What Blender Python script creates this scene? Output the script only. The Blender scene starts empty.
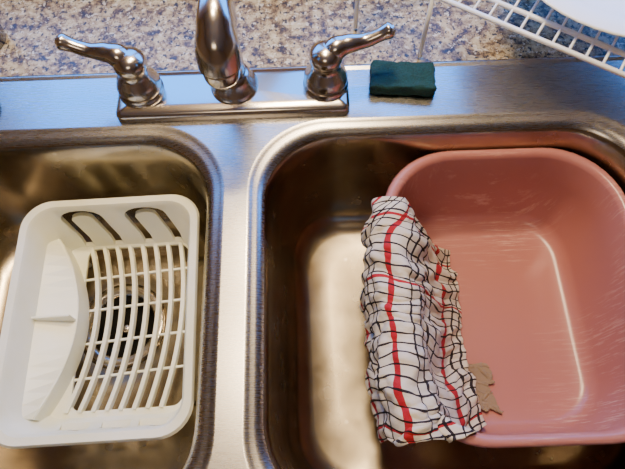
import bpy, bmesh, math, random
from mathutils import Vector, Matrix, noise
random.seed(4)
D=bpy.data; S=bpy.context.scene
def link(o): S.collection.objects.link(o); return o
def smooth(me,v=True):
    for p in me.polygons: p.use_smooth=v
def mesh(name,verts,faces,mat=None,sm=True,parent=None,uvs=None):
    me=D.meshes.new(name); me.from_pydata([tuple(v) for v in verts],[],faces); me.update()
    bm=bmesh.new(); bm.from_mesh(me); bmesh.ops.recalc_face_normals(bm,faces=bm.faces); bm.to_mesh(me); bm.free()
    if sm: smooth(me)
    o=link(D.objects.new(name,me))
    if mat: me.materials.append(mat)
    if parent: o.parent=parent
    return o
def empty(name,loc=(0,0,0)):
    o=link(D.objects.new(name,None)); o.location=loc; o.empty_display_size=.02; return o
def rr(x0,x1,y0,y1,r,z,n=8):
    pts=[]; r=max(r,1e-4)
    for cx,cy,a0 in((x1-r,y1-r,0),(x0+r,y1-r,90),(x0+r,y0+r,180),(x1-r,y0+r,270)):
        for i in range(n+1):
            a=math.radians(a0+90*i/n); pts.append(Vector((cx+r*math.cos(a),cy+r*math.sin(a),z)))
    return pts
def rrs(x0,x1,y0,y1,r,z,n=8,m=6):
    base=rr(x0,x1,y0,y1,r,z,n); out=[]
    for k in range(4):
        c=base[k*(n+1):(k+1)*(n+1)]; out+=c
        nx=base[((k+1)*(n+1))%len(base)]
        for j in range(1,m): out.append(c[-1].lerp(nx,j/m))
    return out
def loft(loops,closed=False,cap0=False,cap1=False):
    n=len(loops[0]); v=[p for l in loops for p in l]; f=[]
    L=len(loops)
    for i in range(L if closed else L-1):
        a=i*n; b=((i+1)%L)*n
        for j in range(n):
            k=(j+1)%n; f.append((a+j,a+k,b+k,b+j))
    if cap0: f.append(tuple(range(n))[::-1])
    if cap1: f.append(tuple((L-1)*n+j for j in range(n)))
    return v,f
def cr(pts,rad,sub=8):
    P=[Vector(p) for p in pts]; out=[];R=[]
    for i in range(len(P)-1):
        p0=P[max(i-1,0)];p1=P[i];p2=P[i+1];p3=P[min(i+2,len(P)-1)]
        for s in range(sub):
            t=s/sub
            out.append(.5*((2*p1)+(p2-p0)*t+(2*p0-5*p1+4*p2-p3)*t*t+(3*p1-p0-3*p2+p3)*t**3))
            u=t*t*(3-2*t); R.append(rad[i]*(1-u)+rad[i+1]*u)
    out.append(P[-1]);R.append(rad[-1]); return out,R
def tube(name,pts,rad,mat,seg=20,sub=8,parent=None,squash=None):
    if not hasattr(rad,'__len__'): rad=[rad]*len(pts)
    P,R=cr(pts,rad,sub) if sub>1 else ([Vector(p) for p in pts],list(rad))
    t=(P[1]-P[0]).normalized()
    up=Vector((0,0,1)) if abs(t.z)<.9 else Vector((0,1,0))
    nrm=(up-t*up.dot(t)).normalized(); loops=[]
    for i,p in enumerate(P):
        t=(P[min(i+1,len(P)-1)]-P[max(i-1,0)]).normalized()
        nrm=(nrm-t*nrm.dot(t)).normalized(); b=t.cross(nrm)
        sq=squash or 1
        loops.append([p+(nrm*math.cos(a)*sq+b*math.sin(a))*R[i] for a in [2*math.pi*k/seg for k in range(seg)]])
    v,f=loft(loops,cap0=True,cap1=True)
    return mesh(name,v,f,mat,True,parent)
def lathe(name,prof,mat,loc=(0,0,0),seg=48,parent=None,closed=False):
    loops=[[Vector((loc[0]+r*math.cos(2*math.pi*k/seg),loc[1]+r*math.sin(2*math.pi*k/seg),loc[2]+z)) for k in range(seg)] for r,z in prof]
    v,f=loft(loops,closed=closed,cap0=not closed,cap1=not closed)
    return mesh(name,v,f,mat,True,parent)
def box(name,x0,x1,y0,y1,z0,z1,mat,parent=None,bev=0):
    v=[(x,y,z) for z in(z0,z1) for x,y in((x0,y0),(x1,y0),(x1,y1),(x0,y1))]
    f=[(3,2,1,0),(4,5,6,7),(0,1,5,4),(1,2,6,5),(2,3,7,6),(3,0,4,7)]
    o=mesh(name,v,f,mat,False,parent)
    if bev:
        m=o.modifiers.new('b','BEVEL'); m.width=bev; m.segments=3
    return o
# ---------- materials
def mat(name,col,rough=.5,metal=0,**k):
    m=D.materials.new(name); m.use_nodes=True; b=m.node_tree.nodes['Principled BSDF']
    b.inputs['Base Color'].default_value=(*col,1); b.inputs['Roughness'].default_value=rough; b.inputs['Metallic'].default_value=metal
    for a,v in k.items(): b.inputs[a.replace('_',' ')].default_value=v
    return m
def nd(m,t,**k):
    n=m.node_tree.nodes.new(t)
    for a,v in k.items(): setattr(n,a,v)
    return n
def lk(m,a,b): m.node_tree.links.new(a,b)
def coords(m,scale=(1,1,1),kind='Object'):
    tc=nd(m,'ShaderNodeTexCoord'); mp=nd(m,'ShaderNodeMapping'); mp.inputs['Scale'].default_value=scale
    lk(m,tc.outputs[kind],mp.inputs['Vector']); return mp.outputs[0]
def nz(m,vec,scale,detail=3,rough=.5):
    n=nd(m,'ShaderNodeTexNoise'); n.inputs['Scale'].default_value=scale; n.inputs['Detail'].default_value=detail; n.inputs['Roughness'].default_value=rough
    lk(m,vec,n.inputs['Vector']); return n.outputs['Fac']
def ramp(m,fac,stops,const=False):
    r=nd(m,'ShaderNodeValToRGB'); cr_=r.color_ramp
    if const: cr_.interpolation='CONSTANT'
    while len(cr_.elements)<len(stops): cr_.elements.new(.5)
    for e,(p,c) in zip(cr_.elements,stops):
        e.position=p
    for e,(p,c) in zip(cr_.elements,stops):
        e.color=(*c,1)
    lk(m,fac,r.inputs[0]); return r.outputs[0]
def mix(m,fac,a,b,mode='MIX'):
    x=nd(m,'ShaderNodeMix',data_type='RGBA',blend_type=mode)
    for s,i in((fac,0),(a,6),(b,7)):
        if isinstance(s,(int,float)): x.inputs[i].default_value=s
        elif isinstance(s,tuple): x.inputs[i].default_value=(*s,1)
        else: lk(m,s,x.inputs[i])
    return x.outputs[2]
def bump(m,h,st=.2,dist=.001):
    b=nd(m,'ShaderNodeBump'); b.inputs['Strength'].default_value=st; b.inputs['Distance'].default_value=dist
    lk(m,h,b.inputs['Height']); lk(m,b.outputs[0],m.node_tree.nodes['Principled BSDF'].inputs['Normal'])
def pb(m): return m.node_tree.nodes['Principled BSDF']
def steel(name,col,r0,r1,sc,nsc,bs,smudge=None):
    m=mat(name,col,.3,1); v=coords(m,sc); n=nz(m,v,nsc,3)
    o=ramp(m,n,[(.3,(r0,)*3),(.7,(r1,)*3)]); lk(m,o,pb(m).inputs['Roughness'])
    if bs: bump(m,n,bs,.0002)
    if smudge:
        v2=coords(m); n2=nz(m,v2,18,6,.7)
        c0=ramp(m,n2,[(.38,smudge),(.62,col)])
        # dried water spots
        vo=nd(m,'ShaderNodeTexVoronoi'); vo.inputs['Scale'].default_value=55; lk(m,v2,vo.inputs['Vector'])
        sp_=ramp(m,vo.outputs['Distance'],[(.10,(1,1,1)),(.16,(0,0,0))])
        sel=ramp(m,nz(m,v2,30,2),[(.52,(0,0,0)),(.60,(.5,.5,.5))])
        lk(m,mix(m,mix(m,1.0,sp_,sel,'MULTIPLY'),c0,(.60,.55,.47)),pb(m).inputs['Base Color'])
    return m
M_deck=steel('brushed_steel_deck',(.50,.48,.45),.26,.29,(1,10,1),90,0)
M_bowl=steel('satin_steel_bowl',(.43,.365,.265),.20,.29,(1,1,1),24,.03,(.34,.285,.20))
M_nick=mat('brushed_nickel',(.56,.51,.45),.20,1)
M_dark=mat('black_rubber',(.010,.009,.008),.8); pb(M_dark).inputs['Specular IOR Level'].default_value=.15
M_white=mat('white_plastic',(.80,.80,.74),.38,0)
v=coords(M_white); lk(M_white,ramp(M_white,nz(M_white,v,14,3),[(.35,(.82,.81,.60)),(.6,(.88,.88,.77))]),pb(M_white).inputs['Base Color'])
M_wire=mat('white_coated_wire',(.78,.80,.84),.3)
M_plate=mat('white_ceramic',(.85,.85,.85),.15)
PK=(.42,.165,.155)
M_pink=mat('pink_plastic',PK,.27)
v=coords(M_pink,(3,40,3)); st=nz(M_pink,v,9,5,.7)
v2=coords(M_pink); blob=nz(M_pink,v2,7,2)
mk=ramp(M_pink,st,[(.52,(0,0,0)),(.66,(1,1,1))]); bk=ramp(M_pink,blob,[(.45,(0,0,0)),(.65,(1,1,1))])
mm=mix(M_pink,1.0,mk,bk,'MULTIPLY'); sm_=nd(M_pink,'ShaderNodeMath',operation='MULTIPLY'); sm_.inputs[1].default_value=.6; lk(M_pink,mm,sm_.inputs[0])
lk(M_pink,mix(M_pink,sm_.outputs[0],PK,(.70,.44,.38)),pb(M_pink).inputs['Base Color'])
M_green=mat('green_scour_fibre',(.008,.09,.075),.9); v=coords(M_green); n=nz(M_green,v,700,5,.8)
lk(M_green,ramp(M_green,n,[(.35,(.001,.018,.021)),(.65,(.006,.080,.085))]),pb(M_green).inputs['Base Color']); bump(M_green,n,1,.002)
M_ctr=mat('speckled_laminate',(.5,.4,.3),.32); v=coords(M_ctr)
c1=ramp(M_ctr,nz(M_ctr,v,62,8,.8),[(.40,(.025,.015,.006)),(.46,(.15,.09,.032)),(.51,(.36,.25,.10)),(.58,(.52,.42,.22))])
m2=ramp(M_ctr,nz(M_ctr,v,120,4,.7),[(.57,(0,0,0)),(.60,(1,1,1))]) 
c2=mix(M_ctr,m2,c1,(.60,.53,.36))
m3=ramp(M_ctr,nz(M_ctr,coords(M_ctr,(1.3,1,1)),150,3,.6),[(.58,(0,0,0)),(.60,(1,1,1))])
c3=mix(M_ctr,m3,c2,(.025,.022,.018)); lk(M_ctr,c3,pb(M_ctr).inputs['Base Color'])
M_wall=mat('painted_wall_cream',(.42,.29,.17),.8)
M_ceil=mat('ceiling_paint',(.55,.46,.35),.9)
M_floor=mat('floor_vinyl',(.30,.20,.12),.5)
M_wood=mat('oak_cabinet',(.30,.16,.07),.5); v=coords(M_wood,(1,1,.08)); lk(M_wood,ramp(M_wood,nz(M_wood,v,40,4),[(.3,(.20,.10,.04)),(.7,(.36,.20,.09))]),pb(M_wood).inputs['Base Color'])
M_trim=mat('white_trim_paint',(.7,.7,.68),.4)
M_glass=mat('clear_glass',(.9,.95,.95),.03,0,Transmission_Weight=1.0)
M_lamp=mat('lamp_diffuser',(1,.9,.7),.5); pb(M_lamp).inputs['Emission Color'].default_value=(1,.70,.38,1); pb(M_lamp).inputs['Emission Strength'].default_value=7
def cloth_bump(m,st=.6):
    v=coords(m,(1,1,1)); bump(m,nz(m,v,900,2),st,.0012)
M_tow=mat('checked_cotton',(.8,.78,.74),.95); 
tc=nd(M_tow,'ShaderNodeUVMap'); sp=nd(M_tow,'ShaderNodeSeparateXYZ'); lk(M_tow,tc.outputs[0],sp.inputs[0])
W=(.86,.83,.79);R=(.50,.010,.03);K=(.028,.020,.032)
def stripes(lst):
    s=[(0,W)]
    for p,w,c in lst: s+=[(p-w/2,c),(p+w/2,W)]
    return s
ru=ramp(M_tow,sp.outputs[0],stripes([(.05,.03,R),(.15,.014,K),(.21,.014,K),(.27,.014,K),(.38,.034,R),(.48,.014,K),(.54,.014,K),(.60,.014,K),(.66,.014,K),(.80,.034,R),(.90,.014,K),(.96,.014,K)]),True)
fr=nd(M_tow,'ShaderNodeMath',operation='FRACT'); ml=nd(M_tow,'ShaderNodeMath',operation='MULTIPLY'); ml.inputs[1].default_value=4
lk(M_tow,sp.outputs[1],ml.inputs[0]); lk(M_tow,ml.outputs[0],fr.inputs[0])
rv=ramp(M_tow,fr.outputs[0],stripes([(.10,.028,K),(.27,.028,K),(.44,.028,K),(.61,.028,K),(.78,.028,K),(.95,.028,K)]),True)
rq=ramp(M_tow,sp.outputs[1],stripes([(.085,.013,R),(.375,.010,R),(.950,.014,R)]),True)
lk(M_tow,mix(M_tow,1.0,mix(M_tow,1.0,ru,rv,'MULTIPLY'),rq,'MULTIPLY'),pb(M_tow).inputs['Base Color']); cloth_bump(M_tow)
M_tan=mat('tan_cotton',(.27,.19,.13),.95); cloth_bump(M_tan)

# ---------- room shell
X0,X1,Y0,Y1,Z0,Z1=-1.8,2.2,-2.4,.66,-.92,1.5
def rect_xz(x0,x1,z0,z1,y): return [Vector((x0,y,z0)),Vector((x1,y,z0)),Vector((x1,y,z1)),Vector((x0,y,z1))]
wx0,wx1,wz0,wz1=-.62,.85,.12,.62
v,f=loft([rect_xz(X0,X1,Z0,Z1,Y1),rect_xz(wx0,wx1,wz0,wz1,Y1),rect_xz(wx0,wx1,wz0,wz1,Y1+.1),rect_xz(X0,X1,Z0,Z1,Y1+.1)],closed=True)
mesh('wall_back',v,f,M_wall,False)
box('wall_left',X0-.1,X0,Y0,Y1+.1,Z0,Z1,M_wall); box('wall_right',X1,X1+.1,Y0,Y1+.1,Z0,Z1,M_wall)
box('wall_front',X0,X1,Y0-.1,Y0,Z0,Z1,M_wall); box('floor',X0,X1,Y0,Y1,Z0-.05,Z0,M_floor); box('ceiling',X0,X1,Y0,Y1+.1,Z1,Z1+.05,M_ceil)
w=empty('window_1',(0,0,0))
v,f=loft([rect_xz(wx0,wx1,wz0,wz1,Y1+.03),rect_xz(wx0+.03,wx1-.03,wz0+.03,wz1-.03,Y1+.03),rect_xz(wx0+.03,wx1-.03,wz0+.03,wz1-.03,Y1+.06),rect_xz(wx0,wx1,wz0,wz1,Y1+.06)],closed=True)
mesh('frame',v,f,M_trim,False,w); box('mullion',-.08,-.02,Y1+.035,Y1+.055,wz0+.03,wz1-.03,M_trim,w)
# cabinet shell and counter
n=2; YB=Y1-.003
v,f=loft([rr(-1.2,1.3,-.10,YB,.002,Z0+.001,n),rr(-1.2,1.3,-.10,YB,.002,-.036,n),rr(-1.18,1.28,-.08,YB-.02,.002,-.036,n),rr(-1.18,1.28,-.08,YB-.02,.002,Z0+.001,n)],closed=True)
mesh('base_cabinet',v,f,M_wood,False)
n=8
v,f=loft([rr(-1.2,1.3,-.13,YB,.002,0,n),rr(-.455,.37,-.045,.425,.03,0,n),rr(-.455,.37,-.045,.425,.03,-.035,n),rr(-1.2,1.3,-.13,YB,.002,-.035,n)],closed=True)
mesh('countertop',v,f,M_ctr,False)
# ---------- sink
def sink():
    bm=bmesh.new()
    def addloop(pts): 
        vs=[bm.verts.new(p) for p in pts]; es=[bm.edges.new((vs[i],vs[(i+1)%len(vs)])) for i in range(len(vs))]; return vs,es
    def bridge(a,b,mi=0):
        n=len(a)
        for j in range(n):
            k=(j+1)%n; fc=bm.faces.new((a[j],a[k],b[k],b[j])); fc.smooth=True; fc.material_index=mi
    zt=.004
    ox0,ox1,oy0,oy1=-.475,.392,-.06,.443
    outer=rrs(ox0+.008,ox1-.008,oy0+.008,oy1-.008,.025,zt)
    vo,eo=addloop(outer); edges=list(eo)
    prev=vo
    for d,z in((.005,.0062),(.002,.006),(0,.003),(0,.0005)):
        nv,_=addloop(rrs(ox0+d,ox1-d,oy0+d,oy1-d,.03,z)); bridge(prev,nv); prev=nv
    for (x0,x1,y0,y1,dr) in((-.433,-.103,-.02,.354,(-.24,.2)),(-.050,.350,-.02,.354,(.15,.2))):
        e=.015
        first,ee=addloop(rrs(x0-e,x1+e,y0-e,y1+e,.085,zt,14)); edges+=ee; prev=first
        prof=[(e-.002,.0037),(e-.004,.0028),(e-.006,.0020),(.006,.0016),(.003,.0006),(.0005,-.0012),(-.002,-.004),(-.0045,-.009),(-.006,-.016),(-.0075,-.03),(-.012,-.10),(-.016,-.135),(-.022,-.152),(-.032,-.164),(-.045,-.169)]
        for d,z in prof:
            rad=.078 if d>-.02 else .07
            nv,_=addloop(rrs(x0-d,x1+d,y0-d,y1+d,rad+d*.4,z,14)); bridge(prev,nv,1 if z<-.0041 else 0); prev=nv
        pts=[v.co.copy() for v in prev]; 
        def circ(r,z):
            out=[]
            for p in pts:
                a=math.atan2(p.y-dr[1],p.x-dr[0]); out.append(Vector((dr[0]+r*math.cos(a),dr[1]+r*math.sin(a),z)))
            return out
        c=circ(.056,-.175)
        for t in(.25,.5,.75,1):
            nv,_=addloop([p.lerp(q,t) for p,q in zip(pts,c)]); bridge(prev,nv,1); prev=nv
        for r,z in((.053,-.179),(.047,-.182),(.046,-.215),(.045,-.24)):
            nv,_=addloop(circ(r,z)); bridge(prev,nv,1); prev=nv
        bm.faces.new(prev).material_index=1
    bmesh.ops.triangle_fill(bm,edges=edges,use_beauty=True,use_dissolve=False)
    bmesh.ops.recalc_face_normals(bm,faces=bm.faces)
    me=D.meshes.new('s'); bm.to_mesh(me); bm.free()
    o=link(D.objects.new('double_bowl_sink',me)); me.materials.append(M_deck); me.materials.append(M_bowl)
    return o
sk=sink()
for dx,dy in((-.24,.2),(.15,.2)):
    d=empty('drain_strainer'); 
    lathe('flange',[(.054,-.176),(.050,-.173),(.042,-.1745),(.0385,-.178),(.038,-.186),(.040,-.19),(.043,-.185),(.045,-.18)],M_nick,(dx,dy,0),parent=d,closed=True)
    lathe('basket_cup',[(.0405,-.186),(.0375,-.180),(.0370,-.205),(.02,-.207),(.002,-.207),(.002,-.209),(.02,-.209),(.0405,-.207)],M_dark,(dx,dy,0),parent=d,closed=True)
    lathe('knob',[(.005,-.2075),(.004,-.196),(.007,-.193),(.007,-.190),(.002,-.188)],M_nick,(dx,dy,0),parent=d)
# ---------- faucet
fx=-.080; fy=.405
fa=empty('kitchen_faucet')
def plate(x0,x1,y0,y1,prof,r,mt,nm,par):
    loops=[rr(x0+d,x1-d,y0+d,y1-d,max(r-d,.002),z,6) for d,z in prof]
    v,f=loft(loops,cap0=True,cap1=True); return mesh(nm,v,f,mt,True,par)
o=plate(fx-.127,fx+.125,.372,.433,[(0,.0042),(0,.011),(.001,.014),(.004,.0165),(.012,.018)],.008,M_nick,'base_plate',fa)
o.modifiers.new('e','EDGE_SPLIT').split_angle=math.radians(50)
for s,hx in((-1,fx-.100),(1,fx+.100)):
    k='left' if s<0 else 'right'
    lathe('handle_bell_'+k,[(.0245,.016),(.0245,.020),(.022,.022),(.0235,.025),(.0235,.030),(.021,.037),(.0165,.045),(.0145,.050),(.0165,.054),(.0175,.059),(.016,.066),(.009,.071),(.001,.0725)],M_nick,(hx,fy,0),parent=fa)
    tube('lever_'+k,[(hx,fy,.056),(hx+s*.010,fy+.004,.065),(hx+s*.022,fy+.007,.068),(hx+s*.040,fy+.010,.069),(hx+s*.054,fy+.012,.074),(hx+s*.064,fy+.014,.078),(hx+s*.069,fy+.015,.080)],[.011,.0125,.010,.0075,.007,.0085,.004],M_nick,parent=fa)
lathe('spout_collar',[(.026,.016),(.026,.020),(.023,.024),(.019,.034),(.017,.04),(.001,.041)],M_nick,(fx+.001,.407,0),parent=fa)
sx=fx+.005
tube('spout',[(sx-.004,.407,.03),(sx-.004,.407,.09),(sx-.001,.404,.125),(sx,.392,.150),(sx,.374,.159),(sx,.357,.152),(sx,.346,.139),(sx,.341,.122)],[.015,.0135,.013,.013,.0135,.0160,.0195,.0190],M_nick,seg=32,parent=fa)
tube('aerator',[(sx,.3412,.124),(sx,.340,.115),(sx,.3397,.110)],[.0165,.0165,.015],M_nick,seg=32,sub=2,parent=fa)
# ---------- scour pad
def pad():
    bm=bmesh.new(); bmesh.ops.create_cube(bm,size=1)
    bmesh.ops.subdivide_edges(bm,edges=bm.edges[:],cuts=14,use_grid_fill=True)
    for v in bm.verts:
        c=v.co.copy()
        q=Vector((c.x*.070,c.y*.038,c.z*.014))
        r=.003; inn=Vector((max(-.035+r,min(.035-r,q.x)),max(-.019+r,min(.019-r,q.y)),max(-.007+r,min(.007-r,q.z))))
        dlt=q-inn
        if dlt.length>1e-7: q=inn+dlt.normalized()*r
        q+=Vector(noise.noise_vector(q*90))*.0022+Vector(noise.noise_vector(q*320))*.0012
        v.co=q
    me=D.meshes.new('p'); bm.to_mesh(me); bm.free(); smooth(me); me.materials.append(M_green)
    o=link(D.objects.new('scouring_pad',me)); o.location=(.105,.413,.0130); o.rotation_euler=(0,0,math.radians(-6))
pad()
# ---------- pink wash basin
PX0,PX1,PY0,PY1=.077,.338,.034,.345
def rrp(d,z,r,n=10):
    return rrs(PX0+d,PX1-d,PY0+d,PY1-d,r,z,n,6)
pan=[(.030,-.1665,.05),(.022,-.163,.06),(.016,-.155,.065),(.008,-.08,.07),(.0055,-.036,.075),(.0,-.037,.080),(-.001,-.033,.080),(.001,-.0295,.080),(.005,-.0285,.078),(.0085,-.031,.076),(.0105,-.036,.074),(.0125,-.08,.067),(.020,-.145,.062),(.026,-.157,.056),(.036,-.1615,.048),(.06,-.162,.03)]
loops=[rrp(*p) for p in pan]
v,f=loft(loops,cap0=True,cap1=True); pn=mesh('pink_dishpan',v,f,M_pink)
def pan_inset(x,y,r=.078):
    cx,cy=(PX0+PX1)/2,(PY0+PY1)/2; hx,hy=(PX1-PX0)/2-r,(PY1-PY0)/2-r
    qx,qy=abs(x-cx)-hx,abs(y-cy)-hy
    return -(math.hypot(max(qx,0),max(qy,0))+min(max(qx,qy),0)-r)
def pan_z(d):
    T=[(-.004,-.2),(-.0030,-.0285),(.010,-.0285),(.0125,-.05),(.017,-.11),(.024,-.148),(.034,-.1595),(.05,-.162)]
    if d<=T[0][0]: return -.3
    for (a,za),(b,zb) in zip(T,T[1:]):
        if d<=b: return za+(zb-za)*(d-a)/(b-a)
    return -.162
# ---------- white drainer
dr=empty('dish_drainer')
def rd(x0,x1,y0,y1,r,z): return rrs(x0,x1,y0,y1,r,z,8,6)
hole=(-.276,-.152,.093,.288)
L=[rd(*hole,.012,-.140),rd(-.304,-.146,.082,.296,.022,-.140),rd(-.312,-.138,.068,.302,.026,-.125),rd(-.319,-.131,.058,.311,.030,-.066),
   rd(-.325,-.125,.052,.317,.034,-.067),rd(-.326,-.124,.051,.318,.034,-.063),rd(-.324,-.126,.053,.316,.033,-.0595),rd(-.3165,-.1335,.0605,.3085,.028,-.060),
   rd(-.314,-.136,.063,.306,.027,-.064),rd(-.308,-.142,.073,.298,.024,-.122),rd(-.302,-.149,.086,.292,.018,-.136),rd(*hole,.012,-.136)]
v,f=loft(L,closed=True); tub=mesh('tub',v,f,M_white,True,dr)
def prism(poly,y0,y1):
    n=len(poly); v=[(x,y0,z) for x,z in poly]+[(x,y1,z) for x,z in poly]
    f=[tuple(range(n)),tuple(range(n,2*n))]+[(i,(i+1)%n,n+(i+1)%n,n+i) for i in range(n)]
    return v,f
def arch(cx,w,z0,z1,t,lean=0):
    o=[];i_=[]
    for k in range(9):
        a=math.pi*k/8; o.append((cx+w*math.cos(a)*1.0,z1-w*.6+w*.6*math.sin(a))); i_.append((cx+(w-t)*math.cos(a),z1-w*.6+(w-t)*.6*math.sin(a)-t*.3))
    return [(cx+w+lean,z0)]+o+[(cx-w+lean,z0),(cx-w+t+lean,z0)]+i_[::-1]+[(cx+w-t+lean,z0)]
cut=[]
for cx in(-.266,-.192):
    v,f=prism(arch(cx,.024,-.135,-.067,.0115,.010),.27,.34); cut.append((v,f))
for cx in(-.262,-.218,-.178):
    v,f=prism([(cx-.018,-.130),(cx+.013,-.130),(cx+.016,-.090),(cx+.004,-.090),(cx+.002,-.112),(cx-.016,-.112)],.03,.0905); cut.append((v,f))
for v,f in cut:
    c=mesh('c',v,f,None,False)
    m=tub.modifiers.new('x','BOOLEAN'); m.operation='DIFFERENCE'; m.object=c; m.solver='EXACT'
    dg=bpy.context.evaluated_depsgraph_get(); me=D.meshes.new_from_object(tub.evaluated_get(dg)); tub.modifiers.clear(); tub.data=me; D.objects.remove(c)
smooth(tub.data); tub.modifiers.new('e','EDGE_SPLIT').split_angle=math.radians(45)
def strip(name,pts,w,z0,z1):
    P=[Vector((p[0],p[1],0)) for p in pts]; loops=[]
    for i,p in enumerate(P):
        t=(P[min(i+1,len(P)-1)]-P[max(i-1,0)]).normalized(); nn=Vector((-t.y,t.x,0))*w/2
        loops.append([p-nn+Vector((0,0,z0)),p+nn+Vector((0,0,z0)),p+nn*.8+Vector((0,0,z1)),p-nn*.8+Vector((0,0,z1))])
    v,f=loft(loops,cap0=True,cap1=True); return mesh(name,v,f,M_white,False,dr)
def arc(xa,xm,xb,ya=.289,yb=.092,n=16):
    out=[]
    for i in range(n+1):
        t=i/n; x=(1-t)**2*xa+2*t*(1-t)*(2*xm-(xa+xb)/2)+t*t*xb; out.append((x,ya+(yb-ya)*t))
    return out
for i in range(8):
    t=i/7; xa=-.272+t*.110; xb=-.279+t*.104; xm=-.257+t*.100
    strip('slat_%d'%i,arc(xa,xm,xb),.0054,-.140,-.1325)
for i,y in enumerate((.132,.172,.212,.252)):
    strip('cross_bar_%d'%i,[(-.277,y-.004),(-.21,y+.001),(-.151,y+.005)],.0030,-.1405,-.1380)
pa=arc(-.304,-.268,-.303,.294,.084)
N=len(pa)
loops=[]
for x,y in pa: loops.append([Vector((x-.0015,y,-.137)),Vector((x+.002,y,-.137)),Vector((x+.0005,y,-.108)),Vector((x-.0015,y,-.108))])
v,f=loft(loops,cap0=True,cap1=True); mesh('cutlery_partition',v,f,M_white,False,dr)
v=[];f=[]
for i,(x,y) in enumerate(pa): v+=[Vector((x,y,-.112)),Vector((-.312,y,-.112+.012))]
f=[(2*i,2*i+1,2*i+3,2*i+2) for i in range(N-1)]
o=mesh('cutlery_tray_floor',v,f,M_white,False,dr); o.modifiers.new('s','SOLIDIFY').thickness=.002
box('cutlery_divider',-.312,-.270,.188,.190,-.112,-.090,M_white,dr)
c=Vector((-.225,.185,0)); a=math.radians(1.5)
dr.matrix_world=Matrix.Translation(c)@Matrix.Rotation(a,4,'Z')@Matrix.Translation(-c)
for k,(x,y) in enumerate(((-.287,.095),(-.1485,.10),(-.287,.28),(-.1485,.28))):
    lathe('foot_%d'%k,[(.003,-.1685),(.0035,-.150),(.0033,-.139),(.001,-.138)],M_white,(x,y,0),seg=16,parent=dr)
# ---------- towel
sec=[(.060,-.085),(.062,-.060),(.065,-.038),(.072,-.021),(.084,-.0165),(.097,-.030),(.112,-.064),(.128,-.098),(.147,-.128),(.166,-.147)]
def secp(t,S_=sec):
    x=t*(len(S_)-1); i=min(int(x),len(S_)-2); u=x-i
    p0=S_[max(i-1,0)];p1=S_[i];p2=S_[i+1];p3=S_[min(i+2,len(S_)-1)]
    g=lambda a,b,c,d:.5*(2*b+(c-a)*u+(2*a-5*b+4*c-d)*u*u+(3*b-a-3*c+d)*u**3)
    return g(p0[0],p1[0],p2[0],p3[0]),g(p0[1],p1[1],p2[1],p3[1])
def towel(name,mt,t0,t1,s0,s1,lift,amp,seed,thick=.0018,narrow=1,dx=0,clear=.004,SEC=sec):
    NS,NT=260,110; v=[];uv=[]
    for i in range(NS+1):
        s=i/NS
        for j in range(NT+1):
            t=j/NT; tt=t0+(t1-t0)*t
            tl=.30*max(0,1-s/.22)**1.5*narrow
            tt=tt+tl*(1-tt)
            x,z=secp(tt,SEC); x2,z2=secp(min(tt+.01,1),SEC); x1_,z1_=secp(max(tt-.01,0),SEC); tn=Vector((x2-x1_,0,z2-z1_)).normalized(); nr=Vector((-tn.z,0,tn.x))
            y=s0+(s1-s0)*s
            y+= .006*math.sin(tt*5+seed)-.006*max(0,tt-.55)*(1-s)*2 + (.045*max(0,tt-.45)*s*s)*narrow
            y+= .010*noise.noise(Vector((s*5,tt*5,seed+20)))
            p=Vector((x+dx,y,z))
            wob=noise.noise(Vector((s*2.2,tt*1.8,seed)))
            big=noise.noise(Vector((s*5+tt*2,tt*3.5,seed+2)))
            ph=s*30+wob*16+tt*5.0
            a_=amp*(.3+1.6*abs(noise.noise(Vector((s*4,tt*4,seed+5)))*1.8))
            rid=1-2*abs(noise.noise(Vector((s*9+tt*4,tt*5-s*3,seed+60))))*2
            h=a_*(math.sin(ph)*.45+.8*noise.noise(Vector((s*22,tt*13,seed+9)))+.5*noise.noise(Vector((s*50,tt*22,seed+14))))+amp*1.8*big+amp*.9*rid
            p+=nr*max(.0008,lift+h+amp*.5)
            p.x+=.006*math.sin(s*5.5+1.2)+.012*(s-.35)*(1 if tt>.5 else .6)+(.007*noise.noise(Vector((s*8,tt*2,seed+30))))
            fl=pan_z(pan_inset(p.x,p.y))+clear
            if t0+(t1-t0)*t>.3 and p.z<fl: p.z=fl
            v.append(p); uv.append((t+.010*noise.noise(Vector((s*9,tt*4,seed+40)))+.004*math.sin(s*40),s+.009*noise.noise(Vector((s*5,tt*7,seed+50)))+.004*math.sin(tt*19+s*9)))
    f=[];
    for i in range(NS):
        for j in range(NT):
            a=i*(NT+1)+j; f.append((a,a+1,a+NT+2,a+NT+1))
    me=D.meshes.new(name); me.from_pydata([tuple(p) for p in v],[],f); smooth(me)
    ul=me.uv_layers.new(name='UVMap')
    for lp in me.loops: ul.data[lp.index].uv=uv[lp.vertex_index]
    me.materials.append(mt); o=link(D.objects.new(name,me))
    m=o.modifiers.new('s','SOLIDIFY'); m.thickness=thick; m.offset=-1
    return o
towel('checked_tea_towel',M_tow,0,1,.280,.040,.0040,.0030,1.3,clear=.0055)
towel('tan_dishcloth',M_tan,.31,1.0,.132,.078,.0005,.0009,4.1,.0015,0,0.004,clear=.0022,SEC=[(.138,-.135),(.150,-.146),(.162,-.155),(.175,-.1595),(.195,-.160)])
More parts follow.
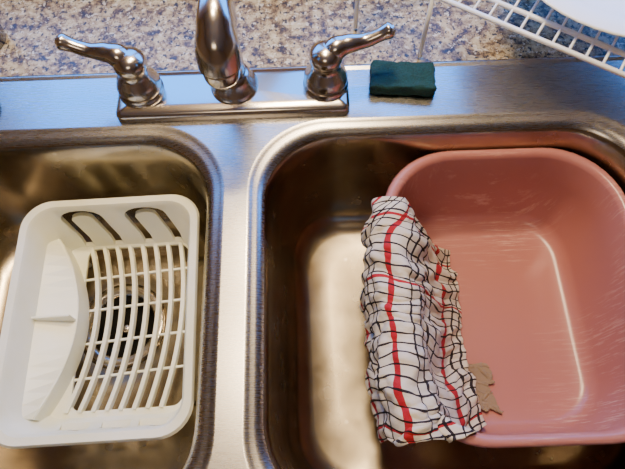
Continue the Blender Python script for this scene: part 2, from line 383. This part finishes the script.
# ---------- wire rack
wr=empty('wire_dish_rack')
A=Vector((.055,.502,0)); d=Vector((.83,-.558,0)).normalized(); nn=Vector((-d.y,d.x,0))
def W_(a,b,z): return A+d*a+nn*b+Vector((0,0,z))
def wire(nm,p,r=.0016): return tube(nm,p,r,M_wire,seg=8,sub=1,parent=wr)
LL,WW,ZR=.46,.19,.09
for nm,p in(('rim_front',[W_(0,0,ZR),W_(LL,0,ZR)]),('rim_back',[W_(.12,WW,ZR),W_(LL,WW,ZR)]),('rim_a',[W_(0,0,ZR),W_(0,.024,ZR),W_(.12,WW,ZR)]),('rim_b',[W_(LL,0,ZR),W_(LL,WW,ZR)]),('rail_inner',[W_(0,.024,ZR),W_(LL,.024,ZR)])): 
    wire(nm,p,.0026)
for nm,a in(('leg_0',.005),('leg_1',.090),('leg_2',.41),('leg_3',.455)):
    wire(nm,[W_(a,0,.003 if a<.3 else .0065),W_(a,0,ZR)],.0026)
wire('leg_4',[W_(.16,WW-.03,.003),W_(.16,WW-.03,ZR)],.0024); wire('leg_5',[W_(.44,WW-.03,.003),W_(.44,WW-.03,ZR)],.0024)
k=0
x=.10
while x<LL:
    wire('cross_%d'%k,[W_(x,0,ZR),W_(x,.024,ZR),W_(x,min(WW,max(.03,(x+.02)*1.2)),ZR)],.0014); x+=.0165; k+=1
lathe('dinner_plate',[(.05,.0),(.075,.001),(.095,.008),(.128,.017),(.130,.019),(.127,.020),(.094,.011),(.074,.005),(.001,.004)],M_plate,(.330,.490,.093))
# ---------- things at left edge
lathe('drinking_glass',[(.030,.0),(.034,.09),(.0355,.10),(.034,.10),(.032,.09),(.0285,.006),(.001,.005)],M_glass,(-.385,.50,.001))
lathe('sink_stopper',[(.024,.004),(.026,.008),(.024,.012),(.018,.014),(.008,.015),(.006,.024),(.010,.028),(.008,.032),(.001,.033)],M_dark,(-.366,.395,.001))
# ---------- lights
lf=empty('over_sink_light')
box('housing',-.22,.22,.50,.62,.84,.88,M_trim,lf,.004); box('diffuser',-.20,.20,.515,.605,.832,.841,M_lamp,lf)
cf=empty('ceiling_light')
lathe('canopy',[(.17,1.47),(.18,1.475),(.18,1.499),(.001,1.499)],M_trim,(-.07,.42,0),parent=cf)
lathe('dome',[(.165,1.472),(.15,1.455),(.11,1.44),(.05,1.432),(.001,1.430)],M_lamp,(-.07,.42,0),parent=cf)
def area(name,loc,rot,sx_,sy_,e,col):
    l=D.lights.new(name,'AREA'); l.shape='RECTANGLE'; l.size=sx_; l.size_y=sy_; l.energy=e; l.color=col
    o=link(D.objects.new(name,l)); o.location=loc; o.rotation_euler=rot; return o
area('over_sink_lamp',(-.01,.55,.825),(math.radians(-18),0,0),.14,.07,9.0,(1,.78,.48))
area('ceiling_lamp',(-.07,.42,1.425),(0,0,0),.18,.18,13,(1,.78,.50))
area('room_fill',(-.3,-1.2,1.45),(0,0,0),.5,.5,6,(1,.79,.55))  # added warm ambient fill, unseen and without a fixture
w=D.worlds.new('sky'); S.world=w; w.use_nodes=True; b=w.node_tree.nodes['Background']; b.inputs[0].default_value=(.03,.27,1,1); b.inputs[1].default_value=8.0
# ---------- camera
cd=D.cameras.new('cam'); cam=link(D.objects.new('camera',cd)); cd.sensor_width=36; cd.lens=560/625*36; cd.clip_start=.01
th=math.radians(25); ro=math.radians(-2)
cam.matrix_world=Matrix.Translation((0,0,.5))@Matrix.Rotation(th,4,'X')@Matrix.Rotation(ro,4,'Z')
S.camera=cam
